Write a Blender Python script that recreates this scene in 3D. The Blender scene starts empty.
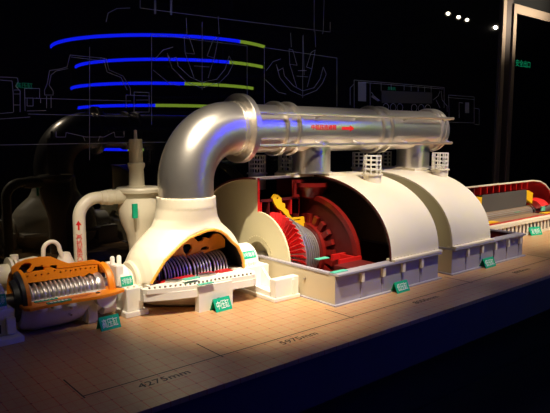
import bpy, bmesh, math, random
from math import sin, cos, pi, radians, sqrt, atan2, asin
from mathutils import Vector, Matrix
import numpy as np
random.seed(7)
scene = bpy.context.scene
col = scene.collection

# ---------------------------------------------------------------- camera
F = 583.0                                  # focal length in pixels of the 550 x 413 frame
PITCH = radians(6.992); AZ = radians(49.798)
CAM = Vector((0, 0, 1.0))
h_ = Vector((cos(AZ), sin(AZ), 0)); r_ = Vector((sin(AZ), -cos(AZ), 0)); u_ = Vector((0, 0, 1))
fw = h_ * cos(PITCH) - u_ * sin(PITCH); dn = -(u_ * cos(PITCH) + h_ * sin(PITCH))
def at(u, v, axis, val):
    """point of the real plane x/y/z = val that is seen at u, v: used to measure outlines on their own planes"""
    d = fw + r_ * ((u - 275) / F) + dn * ((v - 206.5) / F)
    t = (val - CAM[axis]) / d[axis]
    return CAM + d * t
cd = bpy.data.cameras.new('camera'); cam = bpy.data.objects.new('camera', cd); col.objects.link(cam)
cd.sensor_width = 36; cd.lens = F / 550 * 36; cd.clip_start = .05; cd.clip_end = 100
cam.location = CAM; cam.rotation_euler = (pi / 2 - PITCH, 0, AZ - pi / 2)
scene.camera = cam

CY, CZ = 3.07, .16                         # the shaft: along x at y = CY, z = CZ

# ---------------------------------------------------------------- materials
def mat(name, colr, rough=.5, metal=0, spec=.5, coat=0, noise=0, nscale=20, bump=0, bscale=60, emit=None, estr=1, aniso=0, stretch=None):
    m = bpy.data.materials.new(name); m.use_nodes = True
    nt = m.node_tree; b = nt.nodes['Principled BSDF']
    b.inputs['Base Color'].default_value = (*colr, 1); b.inputs['Roughness'].default_value = rough
    b.inputs['Metallic'].default_value = metal; b.inputs['Specular IOR Level'].default_value = spec
    b.inputs['Coat Weight'].default_value = coat; b.inputs['Coat Roughness'].default_value = .07
    if aniso: b.inputs['Anisotropic'].default_value = aniso
    if emit:
        b.inputs['Emission Color'].default_value = (*emit, 1); b.inputs['Emission Strength'].default_value = estr
    if noise or bump:
        tc = nt.nodes.new('ShaderNodeTexCoord'); mp = nt.nodes.new('ShaderNodeMapping')
        nt.links.new(tc.outputs['Object'], mp.inputs['Vector'])
        if stretch: mp.inputs['Scale'].default_value = stretch
    if noise:
        n = nt.nodes.new('ShaderNodeTexNoise'); n.inputs['Scale'].default_value = nscale; n.inputs['Detail'].default_value = 4
        nt.links.new(mp.outputs[0], n.inputs['Vector'])
        mx = nt.nodes.new('ShaderNodeMix'); mx.data_type = 'RGBA'
        mx.inputs[6].default_value = (*[c * (1 - noise) for c in colr], 1)
        mx.inputs[7].default_value = (*[min(1, c * (1 + noise)) for c in colr], 1)
        nt.links.new(n.outputs['Fac'], mx.inputs[0]); nt.links.new(mx.outputs[2], b.inputs['Base Color'])
    if bump:
        n = nt.nodes.new('ShaderNodeTexNoise'); n.inputs['Scale'].default_value = bscale; n.inputs['Detail'].default_value = 3
        nt.links.new(mp.outputs[0], n.inputs['Vector'])
        bp = nt.nodes.new('ShaderNodeBump'); bp.inputs['Strength'].default_value = bump; bp.inputs['Distance'].default_value = .002
        nt.links.new(n.outputs['Fac'], bp.inputs['Height']); nt.links.new(bp.outputs[0], b.inputs['Normal'])
    return m
CREAM = mat('cream_paint', (.78, .70, .53), .38, noise=.04, nscale=6, bump=.05)
BOXP = mat('pale_grey_paint', (.36, .33, .36), .4, noise=.03, nscale=8)
WARM = mat('warm_lit_grey', (.55, .46, .30), .32, noise=.05, nscale=5)  # grey with the warm light on the box ends put into the colour
WHITE = mat('white_paint', (.80, .76, .66), .4, noise=.03, nscale=8)
OLIVE = mat('olive_cream', (.60, .53, .32), .4, noise=.04, nscale=6)  # end walls, more olive than the cream hoods
ORANGE = mat('orange_paint', (.85, .25, .006), .42, noise=.06, nscale=25)
AMBER = mat('amber_edge_paint', (.80, .36, .04), .5)
RED = mat('red_paint', (.50, .012, .01), .3, coat=.3, noise=.1, nscale=18)
BRED = mat('bright_red_blade', (.80, .03, .03), .3, coat=.6)
DRED = mat('shaded_dark_red', (.10, .006, .005), .5, noise=.12, nscale=14)  # dark red, deepened further for the little light inside the casings
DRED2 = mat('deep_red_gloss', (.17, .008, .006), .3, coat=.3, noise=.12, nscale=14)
YELLOW = mat('yellow_paint', (.85, .48, .01), .45)
BLACK = mat('black_lining_and_shade', (.008, .007, .006), .7)  # linings, and painted shade on disc sides and behind the section
DARK = mat('dark_grey_paint_and_shade', (.028, .028, .036), .45, noise=.1)  # dark parts, and painted shade on the inner shaft and behind the slats
STEEL = mat('brushed_steel', (.90, .84, .76), .29, .92, coat=.3, noise=.08, nscale=14, bump=.12, bscale=90, stretch=(.3, 1, 1))
ROTOR = mat('polished_rotor_steel', (.62, .60, .62), .24, 1, noise=.06, nscale=40)
BLADE = mat('satin_blade_steel', (.80, .78, .80), .33, .35)
STAGE = mat('stage_steel', (.60, .56, .55), .36, .85, noise=.1, nscale=30)
DSTEEL = mat('dull_rotor_steel', (.42, .38, .34), .38, 1, noise=.15, nscale=40)
CORE = mat('stator_core_grey', (.075, .068, .062), .5, noise=.1, nscale=90)
COPPER = mat('copper_tan_winding', (.45, .30, .18), .4, .5, noise=.15, nscale=60, stretch=(.1, 1, 1))
GREEN = mat('green_label', (.0, .36, .19), .45)
LETTER = mat('white_lettering', (.75, .78, .72), .5)
REDINK = mat('red_lettering', (.75, .008, .008), .5)
INK = mat('black_ink', (.03, .02, .015), .6)
SKIRT = mat('dark_blue_skirt', (.040, .034, .055), .6, noise=.1, nscale=5)
BLK = mat('matt_black', (.004, .004, .004), .6)
CHROME = mat('metal_frame', (.50, .38, .28), .42, .9, noise=.1, nscale=3)
BRONZE = mat('dark_bronze_frame', (.06, .035, .025), .35, .6)
LINE = mat('pale_print', (.42, .42, .52), .6)
PANEL = mat('pale_print_fill', (.2, .2, .22), .7)
CARPET = mat('dark_carpet', (.010, .009, .012), .9, noise=.3, nscale=80)
STEPM = mat('black_polished_step', (.006, .006, .007), .25)
CEIL = mat('black_ceiling', (.01, .01, .01), .9)
TRIM = mat('dull_metal_nosing', (.10, .09, .08), .4, .8)
LEDB = mat('blue_led', (0, 0, .02), .5, emit=(.004, .012, 1), estr=18)
LEDG = mat('green_led', (.01, .02, 0), .5, emit=(.40, .62, .05), estr=7.5)
LAMP = mat('lamp_lens', (.8, .8, .7), .3, emit=(1, .86, .62), estr=60)
def glossy_wall():
    m = mat('black_glass', (.006, .006, .0065), .012, spec=.5)
    b = m.node_tree.nodes['Principled BSDF']; b.inputs['IOR'].default_value = 1.5
    return m
GLASS = glossy_wall()
def grid_paper():
    m = bpy.data.materials.new('grid_board'); m.use_nodes = True; nt = m.node_tree; N = nt.nodes; Lk = nt.links
    b = N['Principled BSDF']; b.inputs['Roughness'].default_value = .36; b.inputs['Specular IOR Level'].default_value = .5
    tc = N.new('ShaderNodeTexCoord'); sp = N.new('ShaderNodeSeparateXYZ'); Lk.new(tc.outputs['Object'], sp.inputs[0])
    def math_(op, a, bb=None):
        n = N.new('ShaderNodeMath'); n.operation = op
        for i, x in enumerate((a, bb)):
            if x is None: continue
            if isinstance(x, (int, float)): n.inputs[i].default_value = x
            else: Lk.new(x, n.inputs[i])
        return n.outputs[0]
    def near(o, off, per, w):
        a = math_('ADD', o, -off + per * 100.5); a = math_('MODULO', a, per); a = math_('SUBTRACT', a, per / 2); a = math_('ABSOLUTE', a)
        return math_('LESS_THAN', a, w), a
    P = .082
    lx, ax = near(sp.outputs[0], 1.087, P, .0019); ly, ay = near(sp.outputs[1], 2.126, P, .0019)
    fx, _ = near(sp.outputs[0], 1.087, P / 2, .0012); fy, _ = near(sp.outputs[1], 2.126, P / 2, .0012)
    dots = math_('LESS_THAN', math_('MAXIMUM', ax, ay), .0042)
    main = math_('MAXIMUM', lx, ly); fine = math_('MAXIMUM', fx, fy)
    n = N.new('ShaderNodeTexNoise'); n.inputs['Scale'].default_value = 2.5; Lk.new(tc.outputs['Object'], n.inputs['Vector'])
    def mix(f, a, bcol, k=1):
        mx = N.new('ShaderNodeMix'); mx.data_type = 'RGBA'
        Lk.new(math_('MULTIPLY', f, k), mx.inputs[0])
        if isinstance(a, tuple): mx.inputs[6].default_value = a
        else: Lk.new(a, mx.inputs[6])
        mx.inputs[7].default_value = bcol; return mx.outputs[2]
    c = mix(n.outputs['Fac'], (.50, .31, .145, 1), (.44, .265, .12, 1))
    c = mix(fine, c, (.42, .13, .05, 1), .55); c = mix(main, c, (.50, .07, .02, 1), .85); c = mix(dots, c, (.16, .05, .03, 1), .9)
    Lk.new(c, b.inputs['Base Color'])
    return m
GRID = grid_paper()

# ---------------------------------------------------------------- mesh helpers
class MB:
    def __init__(s): s.v = []; s.f = []; s.m = []
    def add(s, vs, fs, mi=0):
        o = len(s.v); s.v += [tuple(p) for p in vs]; s.f += [tuple(i + o for i in f) for f in fs]; s.m += [mi] * len(fs); return s
    def box(s, x0, x1, y0, y1, z0, z1, mi=0):
        vs = [(x, y, z) for x in (x0, x1) for y in (y0, y1) for z in (z0, z1)]
        return s.add(vs, [(0, 1, 3, 2), (4, 6, 7, 5), (0, 4, 5, 1), (2, 3, 7, 6), (0, 2, 6, 4), (1, 5, 7, 3)], mi)
    def prism(s, poly, axis, a, b, mi=0):
        """polygon in the two other axes, pushed along axis from a to b"""
        n = len(poly)
        def P(p, c): q = list(p); q.insert(axis, c); return tuple(q)
        vs = [P(p, a) for p in poly] + [P(p, b) for p in poly]
        fs = [tuple(range(n))[::-1], tuple(range(n, 2 * n))] + [(i, (i + 1) % n, n + (i + 1) % n, n + i) for i in range(n)]
        return s.add(vs, fs, mi)
    def revolve(s, prof, a0=0, a1=360, n=48, axis='x', c=(CY, CZ), mi=0, closed=True):
        """profile (along, r), a closed loop; angle 0 = up, 90 = to the front, 180 = down, 270 = to the back"""
        full = abs(a1 - a0) >= 359.9; k = n if full else n + 1; m = len(prof); vs = []
        for i in range(k):
            a = radians(a0 + (a1 - a0) * i / n)
            for (t, r) in prof:
                if axis == 'x': vs.append((t, c[0] - r * sin(a), c[1] + r * cos(a)))
                elif axis == 'z': vs.append((c[0] + r * cos(a), c[1] + r * sin(a), t))
                else: vs.append((c[0] + r * cos(a), t, c[1] + r * sin(a)))
        fs = []
        for i in range(n):
            j = (i + 1) % k
            for q in range(m if closed else m - 1):
                p = (q + 1) % m
                fs.append((i * m + q, i * m + p, j * m + p, j * m + q))
        if not full and closed:
            fs.append(tuple(range(m))); fs.append(tuple(range((k - 1) * m, k * m))[::-1])
        return s.add(vs, fs, mi)
    def cyl(s, t0, t1, r, n=32, axis='x', c=(CY, CZ), mi=0, a0=0, a1=360):
        return s.revolve([(t0, 0), (t0, r), (t1, r), (t1, 0)], a0, a1, n, axis, c, mi)
    def tube(s, pts, r, n=12, mi=0, caps=True):
        pts = [Vector(p) for p in pts]; vs = []; m = len(pts)
        rs = r if isinstance(r, (list, tuple)) else [r] * m
        t = (pts[1] - pts[0]).normalized(); up = Vector((0, 0, 1)) if abs(t.z) < .9 else Vector((0, 1, 0))
        nrm = (up - t * up.dot(t)).normalized()
        for i, p in enumerate(pts):
            if i == 0: t = pts[1] - pts[0]
            elif i == m - 1: t = pts[-1] - pts[-2]
            else: t = (pts[i + 1] - p).normalized() + (p - pts[i - 1]).normalized()
            t = t.normalized(); nrm = (nrm - t * nrm.dot(t)).normalized(); bn = t.cross(nrm)
            for k in range(n):
                a = 2 * pi * k / n; vs.append(p + (nrm * cos(a) + bn * sin(a)) * rs[i])
        fs = [(i * n + k, i * n + (k + 1) % n, (i + 1) * n + (k + 1) % n, (i + 1) * n + k) for i in range(m - 1) for k in range(n)]
        if caps: fs += [tuple(range(n))[::-1], tuple(range((m - 1) * n, m * n))]
        return s.add(vs, fs, mi)
    def build(s, name, mats, parent=None, smooth=35, bevel=0, loc=None):
        me = bpy.data.meshes.new(name)
        off = Vector(loc) if loc else (Vector(parent.get('_w', (0, 0, 0))) if parent else Vector())
        bm = bmesh.new()
        for p in s.v: bm.verts.new((p[0] - off[0], p[1] - off[1], p[2] - off[2]))
        bm.verts.ensure_lookup_table()
        for f, mi in zip(s.f, s.m):
            try: fc = bm.faces.new([bm.verts[i] for i in f]); fc.material_index = mi
            except ValueError: pass
        bmesh.ops.remove_doubles(bm, verts=bm.verts, dist=1e-6)
        bmesh.ops.recalc_face_normals(bm, faces=bm.faces)
        if bevel:
            ed = [e for e in bm.edges if len(e.link_faces) == 2 and e.calc_face_angle(0) > radians(40)]
            bmesh.ops.bevel(bm, geom=ed, offset=bevel, segments=2, affect='EDGES', clamp_overlap=True)
        bm.to_mesh(me); bm.free()
        if not isinstance(mats, (list, tuple)): mats = [mats]
        for m in mats: me.materials.append(m)
        if smooth:
            me.polygons.foreach_set('use_smooth', [True] * len(me.polygons)); me.set_sharp_from_angle(angle=radians(smooth))
        o = bpy.data.objects.new(name, me); col.objects.link(o)
        if parent: o.parent = parent
        elif loc: o.location = loc
        return o
ROOTS = []
def thing(name, label, cat, loc, group=None):
    o = bpy.data.objects.new(name, None); col.objects.link(o); o.location = loc; o.empty_display_size = .05
    o['label'] = label; o['category'] = cat
    if group: o['group'] = group
    o['_w'] = list(loc); ROOTS.append(o)
    return o
def tag(o, label, cat, group=None):
    o['label'] = label; o['category'] = cat
    if group: o['group'] = group
    return o
def struct(o): o['kind'] = 'structure'; return o
def sub(o, parent):
    """hang o (built in the frame of the thing) under a part of the same thing"""
    o.parent = parent; return o

def curve_plate(loops, thick, fn, name, mats, parent, holes=True):
    """flat plate with holes: even-odd fill of 2-d loops; fn maps (a, b, t) to world"""
    cu = bpy.data.curves.new('tmp', 'CURVE'); cu.dimensions = '2D'; cu.fill_mode = 'BOTH'; cu.extrude = thick / 2
    for lp in loops:
        sp = cu.splines.new('POLY'); sp.points.add(len(lp) - 1); sp.use_cyclic_u = True
        for p, q in zip(sp.points, lp): p.co = (q[0], q[1], 0, 1)
    ob = bpy.data.objects.new('tmp', cu); col.objects.link(ob); dg = bpy.context.evaluated_depsgraph_get()
    me = bpy.data.meshes.new_from_object(ob.evaluated_get(dg)); bpy.data.objects.remove(ob)
    mb = MB(); mb.add([fn(v.co.x, v.co.y, v.co.z) for v in me.vertices], [tuple(p.vertices) for p in me.polygons])
    bpy.data.meshes.remove(me)
    return mb.build(name, mats, parent, smooth=0)
def plate_y(loops, y, thick, name, mats, parent, z=None):
    return curve_plate(loops, thick, lambda a, b, t: (a, y + thick / 2 + t, b), name, mats, parent)
def plate_x(loops, x, thick, name, mats, parent):
    return curve_plate(loops, thick, lambda a, b, t: (x + t, a, b), name, mats, parent)
def px(pts, axis, val):
    o = [i for i in range(3) if i != axis]
    return [tuple(at(u, v, axis, val)[i] for i in o) for u, v in pts]
def circ(cx, cy, r, n=14): return [(cx + r * cos(2 * pi * i / n), cy + r * sin(2 * pi * i / n)) for i in range(n)]

def text(body, origin, right, up, height, name, m, parent, width=None, depth=.0015, wrap=None, vertical=False, bold=0, embed=0):
    """lettering as a mesh; origin = lower left corner"""
    cu = bpy.data.curves.new('tmp', 'FONT'); cu.body = '\n'.join(body) if vertical else body
    cu.size = 1; cu.extrude = .5; cu.resolution_u = 2; cu.offset = bold
    if vertical: cu.space_line = .95
    ob = bpy.data.objects.new('tmp', cu); col.objects.link(ob); dg = bpy.context.evaluated_depsgraph_get()
    me = bpy.data.meshes.new_from_object(ob.evaluated_get(dg)); bpy.data.objects.remove(ob)
    xs = [v.co.x for v in me.vertices]; ys = [v.co.y for v in me.vertices]
    x0, x1, y0, y1 = min(xs), max(xs), min(ys), max(ys)
    sy = height / (y1 - y0); sx = width / (x1 - x0) if width else sy
    R = Vector(right).normalized(); U = Vector(up).normalized(); Nn = R.cross(U); O = Vector(origin)
    vs = []
    for v in me.vertices:
        a, b, t = (v.co.x - x0) * sx, (v.co.y - y0) * sy, (v.co.z + .5) * depth - embed
        vs.append(wrap(a, b, t) if wrap else O + R * a + U * b + Nn * t)
    mb = MB(); mb.add(vs, [tuple(p.vertices) for p in me.polygons]); bpy.data.meshes.remove(me)
    return mb.build(name, m, parent, smooth=0)

# ---------------------------------------------------------------- surface nets for the blended casing
def surface_net(fn, lo, hi, step):
    xs, ys, zs = [np.arange(lo[i], hi[i] + step, step) for i in range(3)]
    X, Y, Z = np.meshgrid(xs, ys, zs, indexing='ij'); D = fn(X, Y, Z)
    nx, ny, nz = D.shape; S = D < 0
    cnt = np.zeros((nx - 1, ny - 1, nz - 1)); acc = np.zeros((nx - 1, ny - 1, nz - 1, 3))
    cr = [(i, j, k) for i in (0, 1) for j in (0, 1) for k in (0, 1)]
    sl = lambda c: (slice(c[0], nx - 1 + c[0]), slice(c[1], ny - 1 + c[1]), slice(c[2], nz - 1 + c[2]))
    for a in cr:
        for ax in range(3):
            if a[ax]: continue
            b = list(a); b[ax] = 1
            da, db = D[sl(a)], D[sl(b)]; cross = (da < 0) != (db < 0)
            t = np.where(cross, da / np.where(cross, da - db, 1), 0)
            cnt += cross
            for q in range(3): acc[..., q] += np.where(cross, a[q] + (t if q == ax else 0), 0)
    act = cnt > 0; idx = -np.ones(act.shape, int); idx[act] = np.arange(act.sum())
    cell = np.argwhere(act); pos = (cell + acc[act] / cnt[act][:, None]) * step + np.array(lo)
    faces = []
    for ax in range(3):
        o1, o2 = [(1, 2), (2, 0), (0, 1)][ax]
        rng = [slice(1, -1)] * 3; rng[ax] = slice(0, -1); nxt = list(rng); nxt[ax] = slice(1, None)
        a, b = S[tuple(rng)], S[tuple(nxt)]
        e = np.argwhere(a != b)
        if not len(e): continue
        base = e.copy()
        for q in range(3):
            if q != ax: base[:, q] += 1
        def cellidx(d1, d2):
            g = base.copy(); g[:, o1] -= d1; g[:, o2] -= d2
            return idx[g[:, 0], g[:, 1], g[:, 2]]
        q = np.stack([cellidx(0, 0), cellidx(1, 0), cellidx(1, 1), cellidx(0, 1)], 1)
        flip = ~a[tuple(e.T)]; q[flip] = q[flip][:, ::-1]
        faces.append(q[(q >= 0).all(1)])
    return pos, np.concatenate(faces)

# ================================================================= THE HALL
WALLY = 4.2
def simple(name, x0, x1, y0, y1, z0, z1, m): return struct(MB().box(x0, x1, y0, y1, z0, z1).build(name, m, smooth=0))
simple('floor', -4, 15, -5, 4.6, -1.05, -.95, CARPET)
simple('ceiling', -4, 15, -5, 4.6, 4.3, 4.4, CEIL)
simple('wall_front', -4, 15, -5.1, -5, -.95, 4.3, BLK)
simple('wall_left', -4.1, -4, -5, 4.6, -.95, 4.3, BLK)
simple('wall_right', 15, 15.1, -5, 4.6, -.95, 4.3, BLK)
seams = [-4, .37, 2.915, 5.45, 7.52]
for i in range(4):
    o = simple('wall_back', seams[i] + .003, seams[i + 1] - .003, WALLY, WALLY + .05, -.95, 4.3, GLASS)
simple('wall_behind_glass', -4, 15, WALLY + .06, WALLY + .12, -.95, 4.3, BLK)
t = simple('trim_1', 7.52, 7.60, WALLY - .03, WALLY + .05, -.95, 4.3, CHROME)
t = simple('trim_2', 7.60, 7.80, WALLY - .01, WALLY + .05, -.95, 4.3, BRONZE)
dr = MB(); dr.box(7.80, 7.88, WALLY - .03, WALLY + .05, -.95, 2.78).box(7.88, 12, WALLY - .03, WALLY + .05, 2.66, 2.78)
dframe = struct(dr.build('door_1', CHROME, smooth=0))
simple('window_1', 7.88, 12, WALLY, WALLY + .04, -.95, 2.66, GLASS)
simple('wall_over_door', 7.80, 15, WALLY, WALLY + .04, 2.78, 4.3, BLK)
simple('wall_beside_door', 12, 15, WALLY, WALLY + .04, -.95, 2.78, BLK)

# ================================================================= PLATFORM
EDGE = 1.857
pl = thing('display_platform', 'long display platform with tan grid-printed top under the whole turbine train', 'platform', (3, EDGE, -.95))
MB().box(-2.5, 9.5, EDGE, 3.98, -.022, 0).build('grid_top', GRID, pl, smooth=0, loc=None)
MB().box(-2.5, 9.5, EDGE + .006, 3.97, -.26, -.022).build('skirt_panel', SKIRT, pl, smooth=0)
MB().box(-2.5, 9.5, EDGE + .12, 3.95, -.95, -.26).build('base_plinth', BLK, pl, smooth=0)
# dimension lines and figures printed on the top
ink = MB()
w = .0028
DY = 2.115
ink.box(.817, 5.6, DY - w, DY + w, -.001, .0006)
for x in (.817, 1.462, 2.337, 3.535, 4.74): ink.box(x - w, x + w, DY - .02, 2.315, -.001, .0006)
ink.build('dimension_line', INK, pl, smooth=0)
for x, ww, s in ((1.02, .235, '4275mm'), (1.775, .235, '5975mm'), (2.83, .23, '8000mm'), (4.02, .22, '8000mm')):
    text(s, (x, 2.035, .0), (1, 0, 0), (0, 1, 0), .042, 'dimension_figure', INK, pl, width=ww, depth=.0008)
st = thing('floor_step', 'low black polished step along the foot of the display platform', 'step', (3, 1.2, -.95))
MB().box(-2.5, 9.5, 1.30, EDGE + .11, -.95, -.62).build('step_block', STEPM, st, smooth=0)
MB().box(-2.5, 9.5, 1.285, 1.30, -.645, -.612).build('step_nosing', TRIM, st, smooth=0)

# ================================================================= HIGH PRESSURE TURBINE
hp = thing('high_pressure_turbine', 'small cutaway turbine with orange section faces and silver rotor, leftmost on the platform', 'turbine', (1.1, CY, 0))
low = MB()
low.revolve([(.855, .0), (.855, .13), (.875, .152), (.93, .166), (1.08, .166), (1.16, .158), (1.26, .135), (1.35, .125), (1.365, .0)], 90, 270, 28)
low.v = [(x, y, max(z, .0)) for x, y, z in low.v]
low.build('lower_casing', WHITE, hp)
fl = px([(17, 306.5), (28, 311), (45, 308), (60, 304.5), (84, 301.5), (95, 301.5), (108, 298), (122, 291), (110, 288.5)], 2, .16)
poly = [(.845, 3.07), (.845, 2.885), (.865, 2.862), (.935, 2.866), (1.02, 2.876), (1.16, 2.862), (1.22, 2.855), (1.30, 2.872), (1.375, 2.90), (1.385, 2.925), (1.352, 2.96), (1.345, 3.07)]
inner = [(.90, 3.066), (.90, 2.975), (1.20, 2.965), (1.23, 2.945), (1.25, 2.965), (1.31, 2.975), (1.31, 3.066)]
curve_plate([poly, inner], .014, lambda a, b, t: (a, b, .157 + t), 'split_flange', ORANGE, hp)
# red seam grooves and oval port on the flange
g = MB(); g.box(.92, 1.20, 2.925, 2.931, .158, .1655).box(1.0, 1.17, 2.905, 2.909, .158, .1655); g.build('flange_groove', RED, hp, smooth=0)
MB().cyl(.160, .1665, .012, 20, 'z', (1.235, 2.925)).build('flange_port', BLACK, hp)
# scalloped lugs under the flange
for x in (.93, 1.0, 1.08):
    MB().cyl(.135, .150, .026, 16, 'z', (x, 2.892)).build('flange_lug', WHITE, hp)
up = MB()
up.revolve([(.86, .155), (.90, .196), (1.0, .198), (1.06, .19), (1.10, .168), (1.15, .146), (1.29, .146), (1.33, .115), (1.35, .09), (1.35, .08), (1.28, .128), (1.15, .13), (1.09, .155), (1.0, .18), (.9, .178), (.87, .14)], 270, 356, 24)
up.build('upper_casing', [ORANGE], hp)
back = MB(); back.revolve([(.905, .0), (.905, .165), (1.31, .12), (1.31, 0)], 270, 350, 16); back.build('dark_backing', BLACK, hp)  # solid black backing added so the gaps of the section look dark
# the cut face: outer casing band and inner casing band with dark chambers between
outer = px([(11.6, 274.5), (11.6, 268), (16.7, 264.3), (25.7, 259.8), (41, 257.2), (51.4, 256.8), (60.3, 260.4), (69.3, 263.6), (83, 261.7), (94.7, 260), (99.8, 261.7), (103, 265.5), (107.5, 273), (101, 272), (98.5, 264.5), (96.6, 263.8), (85, 264.8), (70, 267.2), (57, 268.4), (56.6, 264.7), (50, 265.3), (49.6, 266.6), (43, 266.8), (42, 264.6), (39, 266.2), (35, 266.4), (32.5, 270), (31, 271.8), (27.5, 271.8), (30.5, 268), (31.5, 264.2), (29, 262.3), (24, 262.8), (20.5, 265.5), (18.3, 269.5), (18.8, 273.8), (15, 272.5)], 1, CY)
inn = px([(23.7, 274), (32.5, 271.6), (44, 270.2), (44.5, 267.6), (50, 267), (57.4, 269.2), (70, 268), (85, 265.6), (96.8, 264.6), (97.2, 271.5), (91.5, 274), (88.5, 272.5), (83, 276.5), (79, 275.5), (70, 277.2), (55, 278.8), (40, 281.2), (25, 283)], 1, CY)
hol = []
for u, v in ((27, 276.3), (35.3, 275), (41, 274.2), (47.5, 273.2), (54, 270.6), (60, 272), (65, 270.8), (70, 270.3), (75, 269.6), (80, 268.8), (85, 268.2), (90, 267.6), (94, 267.2)):
    a, b = px([(u, v)], 1, CY)[0]; hol.append(circ(a, b, .0052, 10))
plate_y([outer], CY - .004, .02, 'casing_section', ORANGE, hp)
ip_ = plate_y([inn] + hol, CY - .010, .022, 'inner_casing_section', ORANGE, hp)
# end plates: quarter rings that stay in front of the section
MB().revolve([(.855, .052), (.855, .146), (.872, .152), (.884, .146), (.884, .125), (.874, .052)], 0, 90, 24, mi=0).build('end_plate', DARK, hp)
MB().revolve([(.872, .140), (.872, .157), (.890, .157), (.890, .140)], 0, 90, 24).build('end_ring', ORANGE, hp)
MB().revolve([(.83, .085), (.83, .105), (.857, .112), (.857, .085)], 0, 180, 24).build('gland_ring', DARK, hp)
MB().revolve([(1.308, .116), (1.310, .132), (1.330, .137), (1.346, .128), (1.356, .108), (1.345, .10), (1.335, .112)], 0, 90, 24).build('end_ring', ORANGE, hp)
rot = MB().revolve([(.70, 0), (.70, .04), (.90, .04), (.90, .060), (1.31, .060), (1.31, .04), (1.40, .04), (1.40, 0)]).build('rotor', DSTEEL, hp)
for (x, r, w_) in [(.925, .074, .012), (.952, .078, .012)] + [(.985 + .0235 * k, .078, .0125) for k in range(10)] + [(1.222, .070, .020), (1.25, .074, .022), (1.287, .083, .040)]:
    e_ = w_ / 2
    o = MB().revolve([(x - e_, .04), (x - e_, r - .006), (x - e_ * .6, r - .0015), (x, r), (x + e_ * .6, r - .0015), (x + e_, r - .006), (x + e_, .04)], n=44).build('blade_disc', STAGE, hp, smooth=60); o.parent = rot
# feet and stubs below
MB().box(1.17, 1.235, 2.93, 3.0, 0, .12).build('support_foot', WHITE, hp, bevel=.01)
p = at(107, 300, 1, 2.885)
MB().prism([(p.x + .056 * cos(a), .147 + .062 * sin(a)) for a in np.linspace(pi, 2 * pi, 18)], 1, 2.885, 3.0).build('exhaust_stub', WHITE, hp, smooth=30)
MB().cyl(1.28, 1.35, .05, 20, c=(CY - .07, .07)).build('drain_pipe', WHITE, hp)
for (u, v) in ((71, 308), (70.5, 314.5)):
    p = at(u, v, 1, 2.905); MB().cyl(2.893, 2.925, .006, 10, 'y', (p.x, p.z)).build('plug', ROTOR, hp)
# green tags on the flange
for i, (x0, x1, y0, y1, zz) in enumerate(((.915, 1.03, 2.945, 2.965, .166), (.955, 1.075, 2.875, 2.905, .166))):
    gt = MB().box(x0, x1, y0, y1, zz - .003, zz + .003).build('green_tag', GREEN, hp, smooth=0)
    mm = MB()
    for k in range(5): mm.box(x0 + .016 + k * .019, x0 + .027 + k * .019, y0 + .005, y1 - .005, zz + .003, zz + .0035)
    o = mm.build('tag_mark', LETTER, hp, smooth=0); o.parent = gt
# small loop pipe with cone behind
lp = thing('loop_pipe', 'small cream looped pipe rising behind the orange cutaway turbine', 'pipe', (1.15, 3.33, 0))
pts = []
c0 = Vector((1.14, 3.33, .345))
for k in range(13):
    a = pi - pi * k / 12; pts.append(c0 + Vector((.046 * cos(a), 0, .05 * sin(a))))
pts = [Vector((1.088, 3.33, .0)), Vector((1.09, 3.33, .25))] + pts + [Vector((1.20, 3.33, .30)), Vector((1.21, 3.33, .25))]
MB().tube(pts, .0125, 12).build('bent_tube', CREAM, lp)
MB().revolve([(0, 0), (0, .07), (.24, .062), (.30, .036), (.318, .03), (.318, 0)], n=24, axis='z', c=(1.222, 3.35)).build('cone_base', CREAM, lp)
# left feed pipe
fp = thing('feed_pipe', 'thick cream pipe with flanges entering at the far left behind the orange turbine', 'pipe', (.9, 3.38, 0))
fz = .225
MB().cyl(.2, .915, .066, 28, c=(3.38, fz)).build('pipe_run', CREAM, fp)
MB().cyl(.915, .93, .10, 28, c=(3.38, fz)).cyl(.938, .953, .10, 28, c=(3.38, fz)).build('flange', CREAM, fp)
MB().revolve([(.953, 0), (.953, .078), (1.06, .088), (1.12, .07), (1.13, 0)], n=28, c=(3.38, fz)).build('end_chamber', CREAM, fp)
MB().cyl(fz + .09, fz + .115, .022, 16, 'z', (.945, 3.36)).build('cap', CREAM, fp)
for x in (.90, .35): MB().cyl(0, fz - .02, .03, 16, 'z', (x, 3.38)).build('pipe_support', CREAM, fp)

# ================================================================= BEARING PEDESTALS
def pedestal(x0, x1, r, y0, y1, name, label, num, side):
    b = thing(name, label, 'bearing housing', ((x0 + x1) / 2, CY, 0))
    xm = (x0 + x1) / 2
    MB().revolve([(x0, .055), (x0, r - .012), (x0 + .012, r), (x1 - .012, r), (x1, r - .012), (x1, .055)], -90, 90, 28).build('cover', WHITE, b)
    return b
b1 = pedestal(.70, .79, .115, 0, 0, 'bearing_pedestal', 'white bearing housing at the left picture edge, left of the orange turbine', 1, 0)
MB().box(.665, .815, 2.94, 3.2, .03, .158).build('base_block', WHITE, b1, bevel=.004)
MB().box(.60, .838, 2.88, 3.26, 0, .03).build('foot_plate', WHITE, b1, bevel=.003)
for x in (.69, .79): MB().box(x - .022, x + .022, 2.915, 2.95, .04, .12).build('bracket', WHITE, b1, bevel=.004)
MB().box(.72, .745, 2.925, 2.94, .05, .09).build('hand_hole', BLACK, b1)
b2 = pedestal(1.385, 1.465, .103, 0, 0, 'bearing_pedestal', 'white bearing housing between the orange turbine and the cream domed turbine', 2, 0)
MB().box(1.39, 1.49, 2.905, 3.2, .03, .158).build('base_block', WHITE, b2, bevel=.003)
MB().box(1.375, 1.512, 2.89, 3.26, 0, .03).build('foot_plate', WHITE, b2, bevel=.003)
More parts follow.
